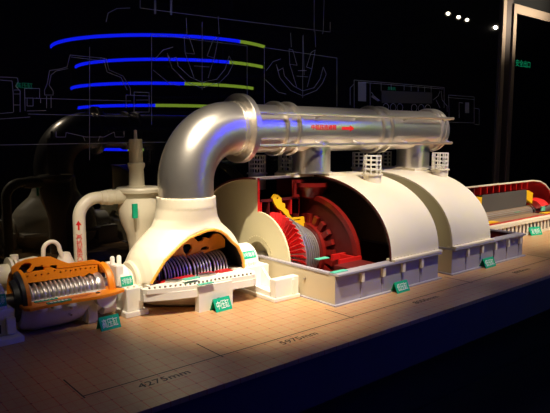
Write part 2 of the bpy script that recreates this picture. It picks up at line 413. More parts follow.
MB().box(1.375, 1.415, 2.99, 3.15, .16, .275).build('side_block', WHITE, b2, bevel=.004)
for x in (1.388, 1.428): MB().revolve([(.25, 0), (.25, .013), (.31, .013), (.318, .008), (.32, 0)], n=14, axis='z', c=(x, 3.07)).build('stud', WHITE, b2)
for x in (1.41, 1.445, 1.48): MB().cyl(.158, .168, .008, 10, 'z', (x, 2.925)).build('bolt', CREAM, b2)
b3 = pedestal(2.205, 2.36, .122, 0, 0, 'bearing_pedestal', 'white bearing housing with long tray foot between the domed turbine and the red-bladed turbine', 3, 0)
MB().box(2.205, 2.398, 2.90, 3.24, .022, .158).build('base_block', WHITE, b3, bevel=.003)
MB().box(2.19, 2.400, 2.595, 3.26, 0, .024).build('foot_plate', WHITE, b3, bevel=.003)
MB().box(2.205, 2.395, 2.605, 2.66, .024, .135).build('front_block', WHITE, b3, bevel=.003)
MB().box(2.34, 2.355, 2.597, 2.606, .03, .12).build('rib', WHITE, b3)
for x in (2.205, 2.335):
    MB().prism([(2.65, .024), (2.65, .05), (2.80, .062), (2.86, .11), (2.91, .155), (2.91, .024)], 0, x, x + .016).build('cheek_plate', WHITE, b3)
for x in (2.222, 2.262, 2.30): MB().box(x, x + .018, 2.93, 2.945, .158, .178).build('clamp_lug', CREAM, b3)
for b in (b1, b2, b3):
    MB().cyl(b.location.x - .085, b.location.x + .085, .038, 24).build('shaft_journal', DSTEEL, b)
def sticker(b, x0, x1, r, a_mid, s, lenang):
    """green label bent round the cover, with white characters"""
    a0, a1 = a_mid - lenang / 2, a_mid + lenang / 2
    lab = MB().revolve([(x0, r + .0005), (x0, r + .0025), (x1, r + .0025), (x1, r + .0005)], a0, a1, 8).build('label_sticker', GREEN, b)
    ht = radians(lenang) * r
    def wrap(a, bb, t):
        an = radians(a1) - (bb + ht * .2) / r; rr = r + .0024 + t
        return Vector((x0 + .006 + a, CY - rr * sin(an), CZ + rr * cos(an)))
    o = text(s, (0, 0, 0), (1, 0, 0), (0, 0, 1), ht * .6, 'lettering', LETTER, b, width=x1 - x0 - .012, depth=.0006, wrap=wrap); o.parent = lab
sticker(b1, .705, .785, .115, 68, '1号轴承', 30)
sticker(b2, 1.39, 1.46, .103, 74, '2号轴承', 30)
sticker(b3, 2.235, 2.335, .122, 58, '3号轴承', 24)

# ================================================================= INTERMEDIATE PRESSURE TURBINE
ipt = thing('intermediate_pressure_turbine', 'cream domed turbine with bell-shaped opening and big silver elbow on top', 'turbine', (1.86, CY, 0))
prof = [(1.47, 0), (1.478, .06), (1.495, .10), (1.52, .145), (1.55, .18), (1.62, .225), (1.69, .258), (1.73, .278), (1.78, .300), (1.835, .316), (1.90, .329), (1.955, .329), (2.005, .315), (2.05, .291), (2.095, .256), (2.14, .23), (2.17, .205), (2.19, .178), (2.21, .10), (2.215, 0)]
PX = np.array([p[0] for p in prof]); PR = np.array([p[1] for p in prof])
YC = 2.89
def casing(X, Y, Z):
    rho = np.sqrt((Y - CY) ** 2 + (Z - CZ) ** 2); rr = np.interp(X, PX, PR, left=-.3, right=-.3)
    d1 = (rho - rr) * .8; d1 = np.maximum(d1, np.maximum(1.47 - X, X - 2.215))
    rn = np.interp(Z, [.30, .36, .40, .45, .50, .56, .64], [.36, .325, .285, .23, .20, .185, .18])
    ky = np.interp(Z, [.36, .42, .5, .57], [1.75, 1.5, 1.15, 1.0])
    d2 = (np.sqrt((X - 1.88) ** 2 + ((Y - CY) * ky) ** 2) - rn) * .7; d2 = np.maximum(d2, np.maximum(Z - .628, .28 - Z))
    k = .05; hh = np.clip(.5 + .5 * (d2 - d1) / k, 0, 1)
    return d2 * (1 - hh) + d1 * hh - k * hh * (1 - hh)
def upper(X, Y, Z):
    d = casing(X, Y, Z); sh = np.maximum(d, -(d + .021))
    zt = np.interp(X, [1.52, 1.535, 1.56, 1.62, 1.69, 1.73, 1.78, 1.835, 1.90, 1.955, 2.005, 2.05, 2.095, 2.14, 2.163, 2.178, 2.187, 2.20], [.10, .155, .203, .286, .339, .368, .398, .416, .431, .431, .416, .386, .338, .301, .259, .206, .155, .10])
    g = (Z - zt) * .65
    sh = np.maximum(sh, -np.maximum(g, Y - (CY - .06)))          # the bell-shaped window
    sh = np.maximum(sh, -np.maximum(g - .012, Y - YC))
    sh = np.maximum(sh, .162 - Z)
    return sh
pos, fac = surface_net(upper, (1.43, 2.66, .14), (2.25, 3.45, .66), .0075)
mb = MB(); mb.add(pos.tolist(), fac.tolist())
for i, f in enumerate(fac):
    p = pos[f]; c = p.mean(0); n = np.cross(p[2] - p[0], p[3] - p[1]); n = n / (np.linalg.norm(n) + 1e-12)
    d = casing(c[0], c[1], c[2])
    if d > -.006: mb.m[i] = 0
    elif d > -.0175 and c[1] < CY - .08: mb.m[i] = 1
    else: mb.m[i] = 2
upc = mb.build('upper_casing', [CREAM, AMBER, BLACK], ipt, smooth=60)
def lower(X, Y, Z):
    d = casing(X, CY + (Y - CY) * 1.0, CZ + (Z - CZ) * 1.35)
    return np.maximum(np.maximum(d, Z - .135), .004 - Z)
pos, fac = surface_net(lower, (1.43, 2.66, -.02), (2.25, 3.45, .16), .01)
mb = MB(); mb.add(pos.tolist(), fac.tolist()); mb.build('lower_casing', CREAM, ipt, smooth=60)
# orange edge of the window
def skin_y(x, z):
    y = 2.62
    while y < YC and float(casing(np.array(x), np.array(y), np.array(z))) > .002: y += .004
    return y
ZT = ([1.535, 1.56, 1.62, 1.69, 1.73, 1.78, 1.835, 1.90, 1.955, 2.005, 2.05, 2.095, 2.14, 2.163, 2.178, 2.187], [.165, .203, .286, .339, .368, .398, .416, .431, .431, .416, .386, .338, .301, .259, .206, .165])
rim_pts = [(x, skin_y(x, z) + .004, z + .004) for x, z in zip(*ZT)]
MB().tube(rim_pts, .0085, 10).build('window_edge', AMBER, ipt, smooth=60)
# split flange and front beam
fo = [(1.515, 3.33), (1.515, 2.875), (1.455, 2.875), (1.455, 2.84), (1.47, 2.82), (1.60, 2.775), (1.72, 2.742), (2.00, 2.735), (2.12, 2.72), (2.155, 2.735), (2.20, 2.80), (2.20, 3.33)]
fi = [(1.56, 3.15), (1.56, 2.90), (2.14, 2.90), (2.14, 3.15)]
curve_plate([fo, fi], .026, lambda a, b, t: (a, b, .147 + t), 'split_flange', [WHITE], ipt)
beam = MB().prism([(1.455, 2.875), (1.455, 2.835), (1.60, 2.772), (1.72, 2.738), (2.0, 2.731), (2.12, 2.716), (2.16, 2.735), (2.16, 2.875)], 2, .092, .135)
beam.build('flange_beam', WHITE, ipt, smooth=20)
arch = [(1.74, 0), (1.74, .15), (1.975, .15), (1.975, 0), (1.925, 0)] + [(1.875 + .05 * cos(a), .065 * sin(a)) for a in np.linspace(.2, pi - .2, 10)] + [(1.825, 0)]
curve_plate([arch], .04, lambda a, b, t: (a, 2.745 + t, b), 'front_support', WHITE, ipt)
MB().box(1.80, 1.95, 2.765, 2.775, .0, .10).build('support_recess', BLACK, ipt)
for k in range(24):
    x = 1.49 + k * .0275
    yb = float(np.interp(x, [1.47, 1.6, 1.72, 2.0, 2.12], [2.835, 2.79, 2.757, 2.75, 2.735])) + .004
    MB().cyl(.158, .170, .0065, 8, 'z', (x, yb)).build('flange_bolt', DSTEEL, ipt)
# inner casing section, dark chambers
ol = px([(171.5, 258.5), (175, 250), (181, 243), (186, 238.5), (191, 234.5), (193, 237), (198.5, 242), (202.5, 240.5), (204, 237.5), (206.6, 237.5), (209, 239), (213, 234.5), (217, 233), (221, 235), (224.6, 239.5), (224.6, 247), (216, 249.3), (209, 252), (199, 254.5), (186, 258)], 1, CY)
h1 = px([(182.3, 247), (184, 244.5), (188, 243.8), (191.5, 245), (192, 248.5), (189.5, 252.5), (187.3, 254), (187, 256), (186.2, 256), (186, 254), (183.5, 252)], 1, CY)
h2 = px([(200, 250), (201.5, 247.5), (205, 246.2), (208.5, 247), (208, 249.3), (204, 250)], 1, CY)
plate_y([ol, h1, h2], CY - .004, .02, 'inner_casing_section', ORANGE, ipt)
MB().revolve([(1.60, .10), (1.60, .15), (2.17, .15), (2.17, .10)], 270, 350, 14).build('inner_casing', BLACK, ipt)
r2 = MB().cyl(1.40, 2.30, .034).cyl(1.57, 2.13, .038).build('rotor', DARK, ipt)  # shaft kept dark to stand for the shade between the discs
for x in [1.582, 1.606, 1.630] + [1.672 + .0212 * k for k in range(9)] + [1.880 + .0212 * k for k in range(6)] + [2.025 + .0212 * k for k in range(5)]:
    r = .096 + .012 * ((x * 7) % 1)
    mb = MB().revolve([(x - .0022, .03), (x - .0022, r - .006), (x + .0022, r - .006), (x + .0022, .03)], n=40, mi=1)
    mb.revolve([(x - .0030, r - .010), (x - .0030, r), (x + .0030, r), (x + .0030, r - .010)], n=40, mi=0)
    o = mb.build('blade_disc', [BLADE, BLACK], ipt, smooth=30); o.parent = r2  # black sides paint the shaded gaps, pale rims the lit tips
for x in (1.66, 1.862, 2.006):
    o = MB().revolve([(x - .006, .03), (x - .006, .076), (x + .006, .076), (x + .006, .03)], n=30).build('blade_disc', DSTEEL, ipt); o.parent = r2
for x0, x1, y0, y1 in ((1.60, 1.66, 2.90, 2.96), (1.67, 1.84, 2.885, 2.955), (1.88, 1.98, 2.885, 2.955), (2.00, 2.10, 2.885, 2.95)):
    MB().box(x0, x1, y0, y1, .13, .166).build('diaphragm_block', RED, ipt, bevel=.004)
MB().prism([(1.62, 2.89), (1.68, 2.86), (1.72, 2.87), (1.70, 2.91), (1.64, 2.92)], 2, .155, .172).build('diaphragm_block', DSTEEL, ipt)
MB().prism([(1.84, 2.89), (1.90, 2.86), (1.96, 2.87), (1.93, 2.91), (1.86, 2.92)], 2, .155, .172).build('diaphragm_block', DSTEEL, ipt)
def flat_tag(p, x0, x1, y0, y1, z):
    MB().box(x0, x1, y0, y1, z, z + .004).build('green_tag', mat('mint_label', (.10, .48, .33), .4) if 'mint_label' not in bpy.data.materials else bpy.data.materials['mint_label'], p, smooth=0)
p = at(191, 278, 2, .185); flat_tag(ipt, p.x - .05, p.x + .05, p.y - .02, p.y + .02, .181)
p = at(206, 283.5, 2, .165); flat_tag(ipt, p.x - .05, p.x + .05, p.y - .008, p.y + .018, .162)
# end boss rings round the shaft
MB().revolve([(1.482, .04), (1.482, .108), (1.490, .118), (1.54, .118), (1.54, .04)], n=40).revolve([(1.470, .03), (1.470, .07), (1.484, .075), (1.484, .03)], n=32).build('gland_housing', CREAM, ipt)
MB().box(1.470, 1.50, 2.97, 3.17, .10, .15).build('gland_seat', CREAM, ipt, bevel=.004)

# ================================================================= LOW PRESSURE TURBINES
HW, HH, BZ = .75, .525, .19
def superpt(t, hw=HW, hh=HH, n=2.2):
    s_, c_ = sin(t), cos(t)
    return (CY - hw * math.copysign(abs(s_) ** (2 / n), s_), BZ + hh * abs(c_) ** (2 / n))
HL = .515
def low_pressure(xc, s, label, full):
    T = thing('low_pressure_turbine', label, 'turbine', (xc, CY, 0), None)
    X = lambda d: xc + s * d
    def arch_band(d0, d1, t0, t1, th, name, mats, n=40, k=0):
        mb = MB(); vs = []
        for i in range(n + 1):
            tt = t0 + (t1 - t0) * i / n
            yo, zo = superpt(tt, HW - k, HH - k); yi, zi = superpt(tt, HW - k - th, HH - k - th)
            vs += [(X(d0), yo, zo), (X(d1), yo, zo), (X(d1), yi, zi), (X(d0), yi, zi)]
        fs = []
        for i in range(n):
            a, b = 4 * i, 4 * i + 4
            fs += [(a, a + 1, b + 1, b), (a + 3, b + 3, b + 2, a + 2), (a + 1, a + 2, b + 2, b + 1)]
        fs.append((0, 1, 2, 3)); fs.append((4 * n, 4 * n + 3, 4 * n + 2, 4 * n + 1))
        mb.add(vs, fs, 0)
        mb.add(vs, [(4 * i, 4 * i + 4, 4 * i + 7, 4 * i + 3) for i in range(n)], 1)
        return mb.build(name, mats, T)
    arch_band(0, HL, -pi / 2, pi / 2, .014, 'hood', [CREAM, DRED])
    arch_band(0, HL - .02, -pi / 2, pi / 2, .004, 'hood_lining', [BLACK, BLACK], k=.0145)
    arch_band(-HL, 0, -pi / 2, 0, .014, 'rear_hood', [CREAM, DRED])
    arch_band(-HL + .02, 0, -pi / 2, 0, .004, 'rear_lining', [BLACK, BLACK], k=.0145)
    # end walls
    N_ = 30
    full_o = [superpt(-pi / 2 + pi * i / 60, HW - .002, HH - .002) for i in range(61)]
    plate_x([full_o], X(HL - .008), .014, 'end_wall', OLIVE, T)
    half = [superpt(-pi / 2 + pi / 2 * i / N_, HW - .002, HH - .002) for i in range(N_ + 1)] + [(CY, BZ + .2)] + [(CY - 0 * 1, BZ + .1), (CY, BZ - .0)]
    R_ = .325
    lobe = [(CY - R_ * sin(a), CZ + R_ * cos(a)) for a in np.linspace(0, pi / 2 - .02, 18)] + [(CY - R_ + .002, BZ - .03)]
    outl = [superpt(-pi / 2 + pi / 2 * i / N_, HW - .002, HH - .002) for i in range(N_ + 1)] + lobe + [(CY - R_ + .002, .016), (CY + HW - .02, .016), (CY + HW - .02, BZ - .03), (CY + HW - .002, BZ - .03)]
    bore = circ(CY, CZ, .135, 32)
    bore = [(a, b) for a, b in bore if b > BZ - .029]
    plate_x([outl, circ(CY, CZ + .012, .125, 32)], X(-HL + .023), .014, 'end_wall', OLIVE, T)
    # recessed bore
    MB().revolve([(X(-HL + .018), .118), (X(-HL + .018), .15), (X(-HL + .09), .15), (X(-HL + .09), .118)] if True else [], n=32).build('bore_ring', OLIVE, T)
    MB().revolve([(X(-HL + .075), .03), (X(-HL + .075), .148), (X(-HL + .088), .148), (X(-HL + .088), .03)], n=32).build('gland_plate', OLIVE, T)
    for k in range(20):
        a = radians(-90 + k * 9.5)
        y, z = CY - .155 * sin(a), CZ + .155 * cos(a)
        x_ = X(-HL + .015)
        if z > BZ - .02: MB().cyl(min(x_, x_ + s * -.004), max(x_, x_ + s * -.004), .0045, 8, c=(y, z)).build('cover_bolt', OLIVE, T)
    # cut edge trims, painted red
    yy, zz = CY, BZ + HH
    MB().box(min(X(-HL + .014), X(-HL + .031)), max(X(-HL + .014), X(-HL + .031)), CY - .004, CY, CZ + R_ - .005, zz - .004).build('cut_edge', RED, T)
    # box base
    th = .014
    y0, y1 = CY - HW, CY + HW; xa, xb = sorted((X(-HL), X(HL)))
    b = MB().box(xa, xb, y0, y0 + th, 0, BZ - .012).box(xa, xb, y1 - th, y1, 0, BZ - .012).box(xa, xa + th, y0 + th, y1 - th, 0, BZ - .012).box(xb - th, xb, y0 + th, y1 - th, 0, BZ - .012)
    b.build('base_box', BOXP, T, smooth=0)
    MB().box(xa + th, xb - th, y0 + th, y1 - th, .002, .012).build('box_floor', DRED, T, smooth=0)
    MB().box(xa - .003, xa, y0 + .002, y1 - .002, .008, BZ - .013).build('warm_lit_end', WARM, T, smooth=0)  # thin added plate carrying painted warm light on the left end face
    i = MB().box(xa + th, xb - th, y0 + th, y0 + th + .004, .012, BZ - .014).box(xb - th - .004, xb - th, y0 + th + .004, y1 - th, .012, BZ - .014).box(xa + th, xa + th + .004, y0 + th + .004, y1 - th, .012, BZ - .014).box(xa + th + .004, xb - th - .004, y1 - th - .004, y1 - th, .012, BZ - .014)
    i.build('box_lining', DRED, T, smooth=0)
    e = .028
    rim = MB().box(xa - .004, xb + .004, y0 - e, y0 + .05, BZ - .012, BZ + .002).box(xa - .004, xb + .004, y1 - .05, y1 + e, BZ - .012, BZ + .002).box(xa - .008, xa + .022, y0 + .05, y1 - .05, BZ - .012, BZ + .002).box(xb - .022, xb + .008, y0 + .05, y1 - .05, BZ - .012, BZ + .002)
    rim.build('top_flange', BOXP, T, smooth=0, bevel=.002)
    ca, cb = sorted((X(0), X(HL)))
    MB().box(ca, cb + .012, y0 - e, y0 + .045, BZ + .002, BZ + .018).build('hood_flange', CREAM, T, bevel=.003)
    for k in range(14):
        x = ca + .03 + (cb - ca - .04) * k / 13
        MB().cyl(BZ + .018, BZ + .026, .009, 8, 'z', (x, y0 + .006)).build('flange_bolt', CREAM, T)
    MB().box(xa - .022, xb + .022, y0 - .022, y0, 0, .008).box(xa - .022, xa, y0, y1, 0, .008).box(xb, xb + .022, y0, y1, 0, .008).build('bottom_lip', BOXP, T, smooth=0)
    for k in range(5):
        x = xa + .022 + .2 * (k + 1) if s > 0 else xa + .185 + .195 * k
        if x > xb - .03: continue
        MB().box(x - .013, x + .013, y0 - .022, y0, .112, .172).build('lifting_bracket', CREAM, T, bevel=.002)
        MB().box(x - .004, x + .004, y0 - .004, y0, .008, .112).build('panel_rib', BOXP, T, smooth=0)
    # neck plate for the riser
    pa, pb = sorted((X(-.19), X(.02))); MB().box(pa, pb, CY - .03, CY + .19, BZ + HH - .012, BZ + HH + .012).build('neck_plate', CREAM, T, smooth=0)
    pa, pb = sorted((X(.02), X(.19))); MB().box(pa, pb, CY - .165, CY + .19, BZ + HH - .012, BZ + HH + .012).build('neck_plate', CREAM, T, smooth=0)
    return T, X
lp1, X1 = low_pressure(2.94, 1, 'big cream barrel-roofed turbine cut open at its left to show the red bladed rotor', True)
lp2, X2 = low_pressure(4.142, -1, 'big cream barrel-roofed turbine nearer the generator, its roof closed on the left half', False)

def innards(T, X, full):
    # inner casing, red, back half
    S = lambda a, b: tuple(sorted((X(a), X(b))))
    def rev(d0, d1, r0, r1, a0, a1, name, m, n=30, par=None):
        mb = MB().revolve([(X(d0), r0), (X(d0), r1), (X(d1), r1), (X(d1), r0)], a0, a1, n)
        mb.v = [(a, b_, max(c, .016 + (a - X(d0)) * .0)) for a, b_, c in mb.v]
        o = mb.build(name, m, T)
        if par: o.parent = par
        return o
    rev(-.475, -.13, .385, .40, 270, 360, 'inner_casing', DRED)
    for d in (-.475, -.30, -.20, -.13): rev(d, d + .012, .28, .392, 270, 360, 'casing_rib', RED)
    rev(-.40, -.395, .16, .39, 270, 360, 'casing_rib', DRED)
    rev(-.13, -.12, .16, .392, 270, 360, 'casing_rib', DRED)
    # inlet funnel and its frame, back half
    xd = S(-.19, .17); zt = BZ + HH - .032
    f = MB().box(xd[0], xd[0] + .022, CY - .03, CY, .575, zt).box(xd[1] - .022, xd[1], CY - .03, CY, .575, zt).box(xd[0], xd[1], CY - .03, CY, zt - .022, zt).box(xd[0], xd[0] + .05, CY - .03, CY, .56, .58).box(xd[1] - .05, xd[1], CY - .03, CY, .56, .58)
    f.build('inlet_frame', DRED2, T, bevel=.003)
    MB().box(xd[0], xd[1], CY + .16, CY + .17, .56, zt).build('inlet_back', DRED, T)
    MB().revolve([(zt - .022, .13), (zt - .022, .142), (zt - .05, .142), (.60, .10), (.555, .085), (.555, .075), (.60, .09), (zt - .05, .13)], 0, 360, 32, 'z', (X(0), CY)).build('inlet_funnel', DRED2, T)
    # flow guide walls round the shaft (full disc with rim at mid length)
    def ell(d0, d1, r0, r1, name, m):
        mb = MB().revolve([(X(d0), r0), (X(d0), r1), (X(d1), r1), (X(d1), r0)], 0, 360, 64)
        mb.v = [(a, b_, CZ + (c - CZ) * .84 if c > CZ else max(c, .015)) for a, b_, c in mb.v]; return mb.build(name, m, T)
    ell(-.010, .004, .14, .455, 'flow_guide', DRED)
    ell(-.035, .002, .452, .492, 'guide_rim', DRED2)
    rev(-.075, -.012, .10, .205, 0, 360, 'guide_cone', DRED2, 40)
    for k in range(22):
        a = radians(k * 360 / 22 + 4)
        if CZ + .272 * cos(a) < .03: continue
        mb = MB()
        ca, sa = cos(a), sin(a)
        def P(d, r, w): return (X(d), CY - (r * sa + w * ca), CZ + (r * ca - w * sa))
        vs = [P(d, r, w) for d in (-.045, -.012) for r in (.20, .272) for w in (-.019, .019)]
        mb.add(vs, [(0, 1, 3, 2), (4, 6, 7, 5), (0, 4, 5, 1), (2, 3, 7, 6), (0, 2, 6, 4), (1, 5, 7, 3)])
        mb.build('guide_vane', DRED2, T)
    # rotor
    R = MB().cyl(*S(-.60, .56), .045).revolve([(X(-.43), 0), (X(-.43), .09), (X(-.40), .12), (X(-.33), .16), (X(-.20), .14), (X(-.10), .10), (X(-.02), .09), (X(-.02), 0)], n=40).build('rotor', DSTEEL, T)
    if full:
        for d, r in ((-.305, .280), (-.288, .25), (-.270, .272), (-.252, .235), (-.234, .250), (-.216, .215), (-.198, .232), (-.180, .198), (-.162, .212), (-.144, .18), (-.126, .195), (-.108, .16), (-.09, .178)):
            rev(d, d + .009, .08, r, 0, 360, 'stage_disc', STAGE, 48, R)
        # last stage blades
        nb = 48
        bm_ = MB()
        prof_ = [(.145, .022, .50), (.19, .024, .62), (.24, .026, .76), (.305, .028, .88)]
        vs = []
        for r, hw, tw in prof_:
            for q in (-1, 1):
                for e in (-.0022, .0022):
                    dx = q * hw * cos(tw); dyy = q * hw * sin(tw) * .62 + e
                    vs.append((X(-.345 + dx), CY - dyy, CZ + r))
        fs = []
        for i in range(3):
            a, b = 4 * i, 4 * i + 4
            for p_, q_ in ((0, 1), (1, 3), (3, 2), (2, 0)): fs.append((a + p_, a + q_, b + q_, b + p_))
        fs += [(0, 2, 3, 1), (12, 13, 15, 14)]
        # blade mesh sits in the frame of its own origin on the shaft
        bm_.add(vs, fs); o0 = bm_.build('fan_blade', BRED, None, smooth=0, loc=(X(-.345), CY, CZ))
        loc0 = Vector((X(-.345), CY, CZ)) - T.location
        for k in range(nb):
            if k and cos(2 * pi * k / nb) * .32 + CZ < .02: continue
            o = o0 if k == 0 else o0.copy()
            if k: col.objects.link(o)
            o.parent = R; o.location = loc0; o.rotation_euler = (2 * pi * k / nb, 0, 0)
        rev(-.372, -.362, .085, .15, 0, 360, 'hub_ring', ROTOR, 48, R)
        rev(-.395, -.385, .06, .125, 0, 360, 'hub_ring', ROTOR, 48, R)
        # yellow cut diaphragms
        yl = px([(272, 198), (274.5, 194.2), (277.5, 195), (281, 198), (281.5, 202.5), (284.7, 203.5), (284.8, 208), (288, 210.5), (289, 214.5), (292, 218), (303.5, 216.5), (304.2, 222), (306.6, 229.5), (304, 230), (302, 227), (298, 225), (292.5, 221.5), (286, 215.5), (282, 211), (277, 208), (274, 203.5)], 1, CY)
        plate_y([yl, px([(276.5, 197), (278, 197.6), (277.6, 199), (276.2, 198.6)], 1, CY), px([(293, 219.6), (300, 218.8), (300, 220), (293.5, 220.6)], 1, CY)], CY - .005, .018, 'diaphragm_section', YELLOW, T)
        # red rails on the split plane
        for (x0, x1, y0, y1) in ((2.80, 2.925, 2.70, 2.725), (2.72, 2.925, 2.56, 2.58), (2.86, 2.88, 2.58, 2.70)):
            MB().box(x0, x1, y0, y1, BZ - .03, BZ + .005).build('support_rail', RED, T)
        MB().box(2.66, 2.92, 2.34, 2.56, BZ - .035, BZ - .02).build('ledge', DRED, T)
        p = at(322, 258, 2, BZ + .01); flat_tag(T, p.x - .05, p.x + .05, p.y - .022, p.y + .022, BZ + .006)
        p = at(339, 271.5, 2, BZ + .004); flat_tag(T, p.x - .06, p.x + .06, p.y - .018, p.y + .018, BZ + .003)
innards(lp1, X1, True)
innards(lp2, X2, False)
# lobe slot outline on the left end of the first base
MB().tube([at(u, v, 0, 2.424) for u, v in ((296, 268.5), (301, 271), (305, 274), (308, 277.5), (309.6, 281), (308, 283.5))], .0022, 6).build('lobe_line', DSTEEL, lp1)
MB().tube([at(u, v, 0, 2.424) for u, v in ((293.6, 268), (297.5, 271), (299.2, 276), (299, 281), (297, 288))], .0022, 6).build('lobe_line', DSTEEL, lp1)
p = at(305, 278.6, 0, 2.42); MB().cyl(2.413, 2.426, .007, 10, c=(p.y, p.z)).build('pin', DSTEEL, lp1)
# relief valve cages
def cage(x, y, label):
    z0 = BZ + HH * (1 - min(.999, abs(CY - y) / HW) ** 2.2) ** (1 / 2.2)
    C = thing('relief_cage', label, 'cage', (x, y, z0 - .03), 'round white railing cages on the turbine roofs')
    zb = z0 + .048
    MB().revolve([(z0 - .075, 0), (z0 - .075, .064), (zb - .010, .066), (zb - .010, .077), (zb, .077), (zb, 0)], n=28, axis='z', c=(x, y)).build('drum', CREAM, C)
    for z in (zb + .032, zb + .064, zb + .096, zb + .127):
        MB().revolve([(z - .004, .058), (z - .004, .064), (z + .004, .064), (z + .004, .058)], n=24, axis='z', c=(x, y)).build('ring', WHITE, C)
    for k in range(9):
        a = 2 * pi * k / 9 + .2
        MB().cyl(zb, zb + .130, .0055, 6, 'z', (x + .061 * cos(a), y + .061 * sin(a))).build('post', WHITE, C)
    return C
cage(3.24, 2.75, 'white railing cage on the near roof slope of the turbine with red blades')
cage(4.09, 2.76, 'white railing cage on the near roof slope, rightmost, by the end of the silver pipe')
cage(2.70, 3.40, 'railing cage on the far roof slope right behind the elbow flange, leftmost cage')
cage(2.99, 3.40, 'railing cage on the far roof slope left of the first silver riser')
cage(3.84, 3.40, 'railing cage seen behind the near middle cage, under the pipe rings')
cage(4.17, 3.40, 'railing cage on the far side just left of the second silver riser')

# ================================================================= CROSSOVER PIPE
cp = thing('crossover_pipe', 'huge brushed silver pipe with elbow running along the turbine tops', 'pipe', (1.88, CY, .62))
PZ = 1.042; PR_ = .160
ER = .335
el = [Vector((1.88, CY, .60)), Vector((1.88, CY, .64))]
for k in range(17):
    a = pi / 2 * k / 16
    el.append(Vector((1.88 + ER - ER * cos(a), CY, PZ - ER + ER * sin(a))))
el.append(Vector((2.29, CY, PZ)))
MB().tube(el, .170, 48).build('elbow', STEEL, cp)
MB().revolve([(2.262, .10), (2.262, .220), (2.266, .224), (2.304, .224), (2.308, .220), (2.308, .10)], n=56, c=(CY, PZ)).build('elbow_flange', STEEL, cp)
MB().revolve([(2.308, 0), (2.308, PR_), (4.40, PR_), (4.425, PR_ - .02), (4.435, PR_ - .05), (4.435, 0)], n=64, c=(CY, PZ)).build('main_pipe', STEEL, cp)
MB().cyl(2.225, 2.24, .178, 48, c=(CY, PZ)).build('weld_ring', STEEL, cp)
for x in (2.58, 2.69, 3.56, 3.67, 4.33, 4.39):
    MB().revolve([(x - .017, .15), (x - .017, .180), (x - .011, .186), (x + .011, .186), (x + .017, .180), (x + .017, .15)], n=56, c=(CY, PZ)).build('pipe_band', STEEL, cp)
for a in (62, 122, 270):
    y, z = CY - .208 * sin(radians(a)), PZ + .208 * cos(radians(a))
    MB().cyl(2.29, 4.45, .0115, 10, c=(y, z)).build('tie_rod', STEEL, cp)
    for x in (2.88, 3.28, 3.85, 4.44):
        yy, zz = CY - .16 * sin(radians(a)), PZ + .16 * cos(radians(a))
        MB().tube([(x - .04, yy, zz), (x, y, z), (x + .004, y, z)], .007, 8).cyl(x - .010, x + .010, .0125, 8, c=(y, z)).build('rod_lug', STEEL, cp)
for x in (2.94, 4.142):
    MB().revolve([(BZ + HH + .012, 0), (BZ + HH + .012, .150), (BZ + HH + .022, .150), (BZ + HH + .022, .138), (PZ - .06, .138), (PZ - .06, 0)], n=48, axis='z', c=(x, CY)).build('riser', STEEL, cp)
# lettering and arrow on the pipe
def pipewrap(x0, amid, hgt, r=PR_ + .0008):
    def wrap(a, b, t):
        an = radians(amid) - (b - hgt / 2) / r; rr = r + t
        return Vector((x0 + a, CY - rr * sin(an), PZ + rr * cos(an)))
    return wrap
text('中低压连通管', (0, 0, 0), (1, 0, 0), (0, 0, 1), .036, 'lettering', REDINK, cp, width=.245, depth=.0015, wrap=pipewrap(2.785, 86, .036), bold=.012)
arr = [(0, .012), (.075, .012), (.075, 0), (.115, .0225), (.075, .045), (.075, .033), (0, .033)]
w_ = pipewrap(3.085, 88, .045)
mb = MB()
pts = [(x * 1.15, y) for x, y in arr]
mb.add([w_(a, b, 0) for a, b in pts] + [w_(a, b, .0015) for a, b in pts], [(6, 5, 1, 0)[::-1], (2, 3, 4), (13, 12, 8, 7), (9, 10, 11), (0, 1, 8, 7), (1, 2, 9, 8), (2, 3, 10, 9), (3, 4, 11, 10), (4, 5, 12, 11), (5, 6, 13, 12), (6, 0, 7, 13)])
mb.build('arrow_mark', REDINK, cp, smooth=0)

# ================================================================= REHEAT VALVE AND PIPE
VX, VY = 1.755, 3.45
vv = thing('steam_valve', 'tall cream valve with slim stem and bowl body behind the domed turbine', 'valve', (VX, VY, 0))
MB().revolve([(.0, 0), (.0, .07), (.28, .07), (.36, .085), (.46, .125), (.53, .135), (.58, .125), (.60, .12), (.60, 0)], n=40, axis='z', c=(VX, VY)).build('bowl_body', CREAM, vv)
MB().revolve([(.60, 0), (.60, .118), (.625, .128), (.635, .14), (.655, .142), (.665, .135), (.668, 0)], n=40, axis='z', c=(VX, VY)).build('rim', CREAM, vv)
MB().revolve([(.668, 0), (.668, .062), (.675, .062), (.675, .05), (.78, .046), (.80, .055), (.82, .055), (.825, .044), (.97, .042), (.975, .038), (.975, 0)], n=32, axis='z', c=(VX - .01, VY)).build('stem_cylinder', CREAM, vv)
MB().revolve([(.975, 0), (.975, .012), (1.03, .010), (1.035, 0)], n=14, axis='z', c=(VX - .01, VY)).build('stem_tip', CREAM, vv)
p = at(135, 211, 1, VY - .14)
gl = MB().box(p.x - .016, p.x + .016, VY - .146, VY - .13, p.z - .045, p.z + .045).build('label_plate', GREEN, vv, smooth=0)
rp = thing('reheat_pipe', 'cream pipe with red arrow and red characters bending into the tall valve', 'pipe', (1.355, 3.45, 0))
RX, RR, RT = 1.355, .0375, .615
pts = [Vector((RX, VY, 0)), Vector((RX, VY, RT - .12))]
for k in range(1, 11):
    a = pi / 2 * k / 10; pts.append(Vector((RX + .12 - .12 * cos(a), VY, RT - .12 + .12 * sin(a))))
pts.append(Vector((1.50, VY, RT - .002)))
MB().tube(pts, RR, 28).build('bent_pipe', CREAM, rp)
